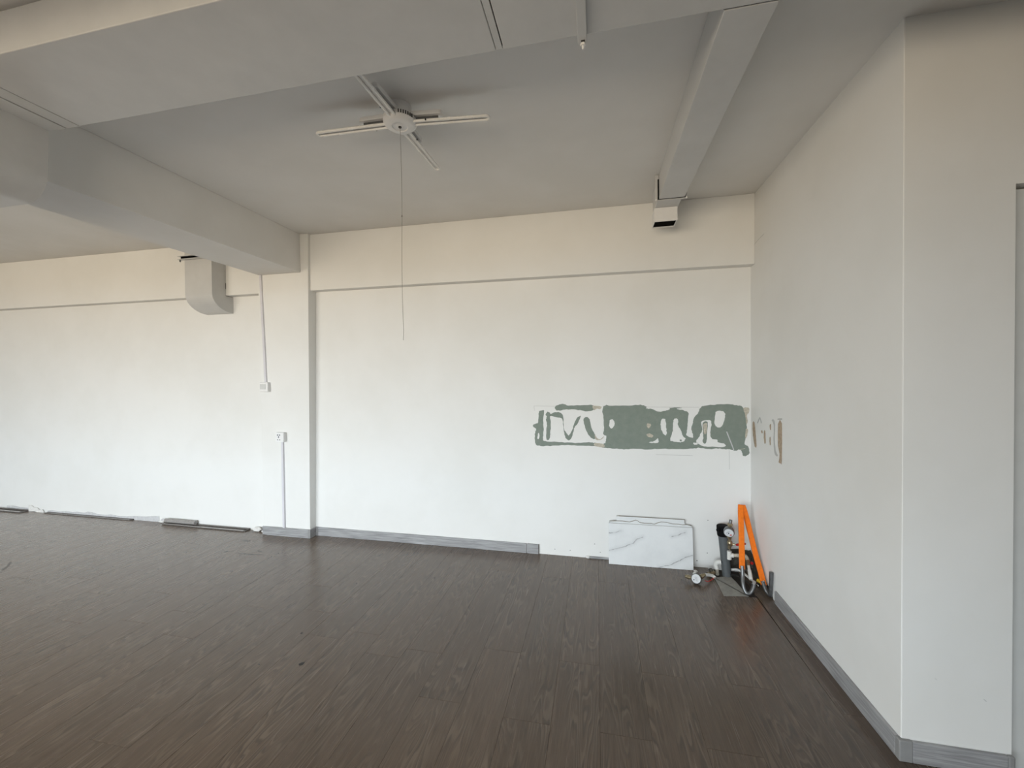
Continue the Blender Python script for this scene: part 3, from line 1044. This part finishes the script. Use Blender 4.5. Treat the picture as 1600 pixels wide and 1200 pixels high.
t = thing('supply_pipe', (.93, 3.06, .05), 'white plastic supply pipe with a tee leading right from the upright meter', 'pipe')
te = Q(1139.5, 867.5, 3.03)
tube('tee', [te + Vector((0, 0, .030)), te + Vector((0, 0, -.028))], .0145, 'pvc_white', t, 16)
tube('tee_branch', [te, te + Vector((.026, -.004, .002))], .0145, 'pvc_white', t, 16)
e1 = Q(1163, 868, 3.015)
e2 = Q(1168, 876, 2.99)
tube('pipe_run', smooth_path([te + Vector((.02, 0, .001)), te + (e1 - te) * .6, e1, Q(1167, 872, 3.005), e2], 5), .0115, 'beige', t, 12)
e3 = Q(1169.5, 884, 2.965)
tube('brass_union', [e2, e2 + (e3 - e2) * .4, e2 + (e3 - e2) * .41, e3], [.014, .014, .011, .011], 'brass', t, 8)
e4 = Q(1173.5, 906, 2.90)
tube('white_end', [e3, e3 + (e4 - e3) * .3, e3 + (e4 - e3) * .31, e4], [.009, .009, .0115, .0125], 'pvc_white', t, 12)
t2 = Q(1176, 884, 2.98)
tube('rusty_nipple', [e1 + Vector((.01, 0, -.01)), Q(1174, 880, 2.995), Q(1176, 888, 2.97)], .009, 'bare', t, 10)
lathe('valve_knob', [(.008, 0), (.011, .006), (.008, .014)], Q(1173.5, 880, 2.985), (.3, -.4, .2), 'red', t, 8)

# white elbow left of the drain pipe
t = thing('pipe_elbow', (.835, 3.085, 0), 'white plastic pipe elbow just left of the drain pipe', 'pipe elbow')
c0 = Q(1118.5, 880, 3.085)
tube('elbow', smooth_path([c0 + Vector((.006, 0, -.038)), c0 + Vector((.0, 0, -.008)), c0 + Vector((.010, -.004, .010)), c0 + Vector((.028, -.006, .014))], 6), .0155, 'pvc_white', t, 16)
f0 = at(1121, 896, 'z', 0)
tube('riser', [c0 + Vector((.006, 0, -.03)), (f0.x, f0.y, -.009)], .0115, 'beige', t, 14)
lathe('collar', [(.0165, 0), (.0165, .010)], c0 + Vector((.022, -.005, .013)), (1, -.15, .15), 'pvc_white', t, 16)
tube('outlet_plug', [c0 + Vector((.028, -.006, .012)), c0 + Vector((.034, -.007, .009))], .0125, 'dark', t, 12)

# second meter lying on the floor
t = thing('water_meter', (.665, 2.93, 0), 'water meter with a round white dial lying on the floor in front of the pipes', 'water meter')
mc = Q(1088, 909.5, 2.91)
mc.z = max(mc.z, .036)
fd = Vector((-.30, -.82, .48)).normalized()
body = lathe('meter_body', [(.016, -.030), (.028, -.024), (.032, -.010), (.033, .004), (.030, .009), (.029, .0095)], mc, fd, 'steel', t, 28)
dial = lathe('dial', [(.028, .0), (.028, .0015), (.0, .0016)], mc + fd * .0088, fd, 'dial', body, 28)
r_ = fd.cross(Vector((0, 0, 1))).normalized()
u_ = r_.cross(fd)
lathe('dial_mark', [(.0042, 0), (.0042, .0006), (0, .0006)], mc + fd * .0105 + r_ * .013 + u_ * -.010, fd, 'navy', dial, 10)
for k in range(5):
    w = -.014 + k * .0055
    tube('dial_print', [mc + fd * .0106 + r_ * (-.014 + .002 * k) + u_ * w, mc + fd * .0106 + r_ * (.002 + .002 * k) + u_ * w], .0006, 'navy', dial, 5)
bk = mc - fd * .014
lft = Vector((-.88, .10, .12)).normalized()
lathe('inlet_fitting', [(.011, 0), (.011, .044), (.015, .045), (.015, .058), (.0105, .060), (.0105, .074)], bk, lft, 'brass', t, 16)
lathe('inlet_hole', [(.0078, 0), (.0078, .001)], bk + lft * .0735, lft, 'dark', t, 14)
rgt = Vector((.80, .42, .28)).normalized()
lathe('outlet_fitting', [(.010, 0), (.010, .034), (.015, .036), (.015, .052), (.011, .055), (.011, .072)], bk, rgt, 'brass', t, 14)
tq = Q(1086, 898, 2.95)
tube('filler_neck', [bk, tq], [.010, .009], 'beige', t, 12)
lathe('neck_cap', [(.012, 0), (.012, .012), (.009, .014)], tq, (tq - bk).normalized(), 'pvc_white', t, 10)
o0 = bk + rgt * .068
tube('white_hose', smooth_path([o0, Q(1108, 898.5, 2.985), Q(1114, 900, 3.0), Q(1117.5, 903, 2.99)], 6), .0105, 'pvc_white', t, 12)
sw = [Q(1101, 907, 2.935), Q(1106, 908.5, 2.925), Q(1112, 906, 2.94), Q(1116, 902.5, 2.96)]
for p in sw:
    p.z = max(p.z, .004)
tube('red_seal_wire', smooth_path(sw, 6), .0022, 'red', t, 6)
fr_ = Q(1112, 893, 3.05)
o = thing('brass_fitting', (fr_.x, fr_.y, 0), 'loose dirty brass fitting on the floor below the white elbow', 'pipe fitting')
lathe('threaded_body', [(.013, -.028), (.013, -.004), (.019, -.003), (.019, .012), (.014, .014), (.014, .026)], (fr_.x - .004, fr_.y + .002, .0195), (.9, .35, .1), 'brass', o, 8)
lathe('side_spout', [(.009, 0), (.009, .026)], (fr_.x, fr_.y, .026), (-.3, .1, 1), 'bare', o, 10)

# ------------------------------------------------------------------ orange strap with two steel hooks
t = thing('orange_strap', (1.0, 2.95, 0), 'orange folded strap with two bent steel hooks leaning in the corner', 'strap')


def ribbon(name, pts, w, th, mat, parent, side):
    """flat band through points, side = width direction"""
    pts = [Vector(p) for p in pts]
    V, F = [], []
    n = len(pts)
    for i, p in enumerate(pts):
        tg = (pts[min(i + 1, n - 1)] - pts[max(0, i - 1)]).normalized()
        s = Vector(side)
        s = (s - tg * s.dot(tg)).normalized()
        nn = tg.cross(s)
        ww = w[i] if isinstance(w, (list, tuple)) else w
        tt = th
        ring = [(-1, -.6), (-.8, -1), (.8, -1), (1, -.6), (1, .6), (.8, 1), (-.8, 1), (-1, .6)]
        V += [p + s * (a * ww / 2) + nn * (b_ * tt / 2) for a, b_ in ring]
    for i in range(n - 1):
        for k in range(8):
            F.append((i * 8 + k, i * 8 + (k + 1) % 8, i * 8 + 8 + (k + 1) % 8, i * 8 + 8 + k))
    F += [tuple(range(8)), tuple((n - 1) * 8 + k for k in reversed(range(8)))]
    return build(name, V, F, mat, parent, smooth=True)


top = Q(1157.5, 789, 3.055)
Ls = [top + Vector((.0, .0, .0)), Q(1157.3, 800, 3.035), Q(1158, 819, 3.00), Q(1158.8, 850, 2.955), Q(1159.6, 889, 2.885)]
ribbon('strap_leg', smooth_path(Ls, 5), .034, .016, 'orange', t, (1, .15, 0))
topr = Q(1160.5, 790, 3.062)
Rs = [topr, Q(1165, 804, 3.06), Q(1172.5, 834, 3.035), Q(1180.5, 866, 2.985), Q(1188, 892, 2.925), Q(1193.5, 914, 2.865)]
ribbon('strap_leg', smooth_path(Rs, 5), .033, .017, 'orange', t, (1, .1, 0))
tb0, tb1 = Q(1154.7, 789, 3.05), Q(1163.6, 789.8, 3.062)
tube('folded_top', [tb0 + Vector((.004, 0, -.004)), (tb0 + tb1) / 2 + Vector((0, 0, -.0035)), tb1 + Vector((-.006, 0, -.004))], [.006, .008, .007], 'orange', t, 10)
lp_ = Ls[-1]
h = [lp_ + Vector((0, .002, .02)), Q(1160.5, 900, 2.868), Q(1161, 912, 2.845), Q(1163, 921, 2.832), Q(1167, 927.5, 2.822), Q(1172, 927, 2.822), Q(1176, 921, 2.828), Q(1178, 914, 2.838), Q(1178.3, 911, 2.842)]
for p in h:
    p.z = max(p.z, .0125)
hk = tube('steel_hook', smooth_path(h, 6), .0118, 'steel', t, 14)
tube('hook_tip', [h[-1] - (h[-1] - h[-2]) * .2, Q(1177.6, 915.5, 2.832) + Vector((0, 0, .012)), h[-1] + (h[-1] - h[-2]).normalized() * .006], [.0108, .011, .0095], 'chrome', hk, 14)
rp = Rs[-1]
h = [rp + Vector((-.004, .006, .02)), Q(1195.5, 920, 2.845), Q(1199, 926, 2.830), Q(1204, 930, 2.815), Q(1208.5, 929, 2.810), Q(1211.3, 922, 2.806), Q(1213, 908, 2.800), Q(1214.7, 895, 2.795)]
for p in h:
    p.x = min(p.x, XR - .014)
    p.z = max(p.z, .0125)
tube('steel_hook', smooth_path(h, 6), .0118, 'steel', t, 14)
rv = Q(1192.7, 907.5, 2.868)
lathe('rivet', [(.004, 0), (.004, .003), (.002, .005)], rv + Vector((0, -.004, 0)), (-.2, -1, .3), 'chrome', t, 10)

# loose bits round the hole
o = floor_poly('floor_offcut', [(1117, 903.5), (1163, 929), (1170, 931.5), (1131, 931)], -.0095, .001, 'offcut')
tag(o, 'pale grey loose board offcut in front of the pipes', 'board offcut')
o = floor_poly('floor_offcut', [(1118, 902.5), (1140, 899.5), (1150, 909), (1160, 921), (1165, 927.5)], -.0095, -.001, 'offcut')
tag(o, 'wedge of pale grey board against the foot of the drain pipe', 'board offcut')
for lab, pts, r, m in (
        ('thin black cable lying across the hole beside the drain pipe', [(1139, 897, 3.08), (1150, 899, 3.03), (1161, 905, 2.96), (1172, 912, 2.91), (1181, 919, 2.88)], .004, 'dark'),
        ('grey flexible hose lying behind the orange strap', [(1141, 890, 3.10), (1152, 890, 3.07), (1162, 896, 3.01), (1173, 905, 2.94), (1180, 910, 2.905)], .007, 'pvc_white'),
        ('brown cable curling from the drain pipe towards the corner', [(1142, 876, 3.12), (1152, 872, 3.14), (1162, 876, 3.10), (1170, 886, 3.03), (1178, 902, 2.95)], .005, 'bare')):
    P3 = [Q(*p) for p in pts]
    for p in P3:
        p.z = max(p.z, r - .004)
        p.x = min(p.x, XR - r - .004)
        p.y = min(p.y, D - r - .004)
    o = tube('loose_hose' if 'hose' in lab else 'loose_cable', smooth_path(P3, 6), r, m, None, 8)
    tag(o, lab, 'hose' if 'hose' in lab else 'cable')
yc = Q(1186, 908, 2.90)
yc.z = max(yc.z, .014)
o = lathe('yellow_valve_cap', [(.009, -.014), (.011, -.010), (.011, .006), (.008, .014)], yc, (.7, -.5, -.3), 'yellow', None, 10)
tag(o, 'small yellow plastic valve cap on the floor beside the orange strap', 'valve cap')
cc = at(1184.5, 915, 'z', .011)
o = lathe('chrome_coupling', [(.009, -.012), (.012, -.009), (.012, .007), (.009, .012)], (cc.x, cc.y, .0125), (.6, .5, .1), 'chrome', None, 12)
tag(o, 'small shiny coupling lying on the floor between the two hooks', 'pipe fitting')
cb = at(1086, 895.5, 'z', .008)

# ------------------------------------------------------------------ loose strips and crumbs along the left foot of the back wall


def strip(lab, x0, x1, y0, y1, z, lip, group=None):
    t = thing('floor_trim', ((x0 + x1) / 2, (y0 + y1) / 2, 0), lab, 'floor trim', group)
    box('trim_base', (x0, y0, .0005), (x1, y1, z * .45), 'dark_strip', t, bevel=.001)
    box('trim_lip', (x0 - .01, y0 - .001, z * .45), (x1 - .02, y0 + lip, z * .8), 'grey_strip', t, bevel=.001)
    box('trim_back', (x0 + .01, y1 - .018, z * .45), (x1, y1, z), 'dark_strip', t, bevel=.001)
    return t


strip('flat dark floor trim strip lying against the wall nearest the column', -3.86, -3.20, 3.115, 3.168, .016, .014)
t = thing('floor_trim', (-3.99, 3.15, 0), 'short grey rounded trim offcut standing against the wall', 'floor trim')
box('trim_base', (-4.17, 3.118, .0005), (-3.79, 3.172, .010), 'dark_strip', t, bevel=.001)
tube('rounded_top', [(-4.16, 3.148, .034), (-3.80, 3.148, .034)], .020, 'grey_strip', t, 16)
box('trim_lip', (-4.165, 3.114, .010), (-3.81, 3.126, .015), 'grey_strip', t, bevel=.001)
tube('inner_roll', [(-4.21, 3.152, .034), (-4.155, 3.152, .034)], .013, 'plaster', t, 12)
strip('thin dark floor trim strip under the torn plaster', -5.79, -4.60, 3.150, 3.178, .011, .008)
strip('dark floor trim strip cut off by the left edge of the picture', -7.0, -6.05, 3.105, 3.165, .020, .016)


def on_wall(x, z, d):
    return (x, D - d, z)


up = [(75, 797.5), (82, 797), (92, 799), (104, 798.5), (114, 800), (120, 799.5), (132, 801), (137, 799.5), (143, 800), (152, 803), (165, 804.5), (172, 803.5), (185, 806), (198, 806.5), (210, 806), (225, 806.8), (240, 806.2), (249, 806.5)]
pt = [at(x, y, 'y', D) for x, y in up]
poly = [(p.x, max(p.z, .012)) for p in pt] + [(pt[-1].x, .0), (pt[0].x, .0)]
o = filled('torn_plaster', [poly], on_wall, .004, 'plaster')
tag(o, 'long ragged band of torn grey plaster along the wall foot at left', 'wall patch')
up = [(-6.40, .040), (-6.3, .044), (-6.2, .036), (-6.12, .034), (-6.03, .030), (-6.0, .012), (-6.0, 0), (-6.40, 0)]
o = filled('torn_plaster', [up], on_wall, .004, 'plaster')
tag(o, 'ragged torn plaster above the trim strip at the left edge', 'wall patch')
fk = [at(x, y, 'y', D - .02) for x, y in ((42, 790), (47, 790.5), (51, 793.5), (56, 794), (59, 797), (64, 796.5), (67, 801.5), (56, 801), (52, 799.5), (43, 800))]
o = filled('plaster_flake', [[(p.x, max(p.z, 0)) for p in fk]], lambda x, z, d: (x, D - .004 - d - .12 * max(0, .05 - z) * .4, z), .006, 'chalk')
tag(o, 'curled white plaster flake standing at the wall foot near the left edge', 'plaster flake')


def crumb(lab, c, r, grp=None):
    bm = bmesh.new()
    bmesh.ops.create_icosphere(bm, subdivisions=2, radius=1)
    V = [Vector((v.co.x * r[0], v.co.y * r[1], v.co.z * r[2])) * random.uniform(.72, 1.15) for v in bm.verts]
    zmin = min(v.z for v in V)
    F = [tuple(v.index for v in f.verts) for f in bm.faces]
    bm.free()
    o = build('plaster_crumb', [v + Vector((c[0], c[1], -zmin)) for v in V], F, 'chalk')
    tag(o, lab, 'plaster crumb', grp)


crumb('white crumpled plaster lump between the trim strip and the column foot', (-3.10, 3.150, 0), (.052, .022, .020))
crumb('small white plaster crumb touching the left corner of the column baseboard', (-3.025, 3.14, 0), (.018, .016, .010))
crumb('white plaster crumbs left of the short rounded trim', (-4.24, 3.165, 0), (.035, .010, .010))
crumb('tiny white plaster crumb by the broken baseboard stub', (-.075, 3.168, 0), (.018, .008, .010))
crumb('small pale pebble of plaster at the right foot of the front tile', (.69, 3.085, 0), (.014, .012, .010))

# dark scuffs and chips on the floor
SC = [('black chip mark on the planks in the middle left of the floor', [(466, 1037.5), (472, 1034.5), (476, 1035), (474, 1038), (470, 1039.5), (467, 1039.2)], 'dark'),
      ('small dark spot on the planks above the black chip mark', [(469, 989), (472, 988), (473.5, 989.2), (470.5, 990.6)], 'dark'),
      ('small dark spot left of the black chip mark', [(403, 1037.3), (405.5, 1037), (406, 1038.4), (404, 1038.8)], 'dark'),
      ('long thin dark scuff on the floor left of the column', [(370, 863.5), (385, 864.8), (409, 866.4), (411, 867.4), (390, 867), (372, 864.9)], 'dark_strip'),
      ('small scuff on the floor nearest the column', [(402, 860), (409, 861), (408, 863), (403, 862.3)], 'dark_strip'),
      ('faint bent scuff at the far left of the floor', [(2, 890), (10, 885), (14, 879), (18.5, 877.5), (16, 882), (9, 889), (4, 891.4)], 'dark_strip'),
      ('short scuff mark left of the long thin scuff', [(349, 862.6), (356, 860.3), (357, 861.5), (351, 863)], 'dark_strip'),
      ('dark hooked scuff on the floor beyond the long thin scuff', [(378, 845), (385, 843), (389, 845), (388, 847.5), (386, 845.6), (381, 846)], 'dark_strip')]
for lab, px, m in SC:
    o = floor_poly('floor_scuff', px, 0, .0006, m)
    tag(o, lab, 'scuff mark')
# small smudges on the walls
for lab, x, y, ax, v, r in (('small dark scratch on the bright pier by the door', 1462, 1061, 'y', Y1, .004), ('faint grey smudge low on the pier near the door', 1539, 1094, 'y', Y1, .006)):
    p = at(x, y, ax, v)
    o = build('wall_smudge', *prismg([(p.x - r, p.z + r * .7), (p.x - r * .4, p.z + r * .5), (p.x + r, p.z - r * .7), (p.x + r * .4, p.z - r * .7)], v - .0006, v, 'y'), 'pencil')
    tag(o, lab, 'smudge')
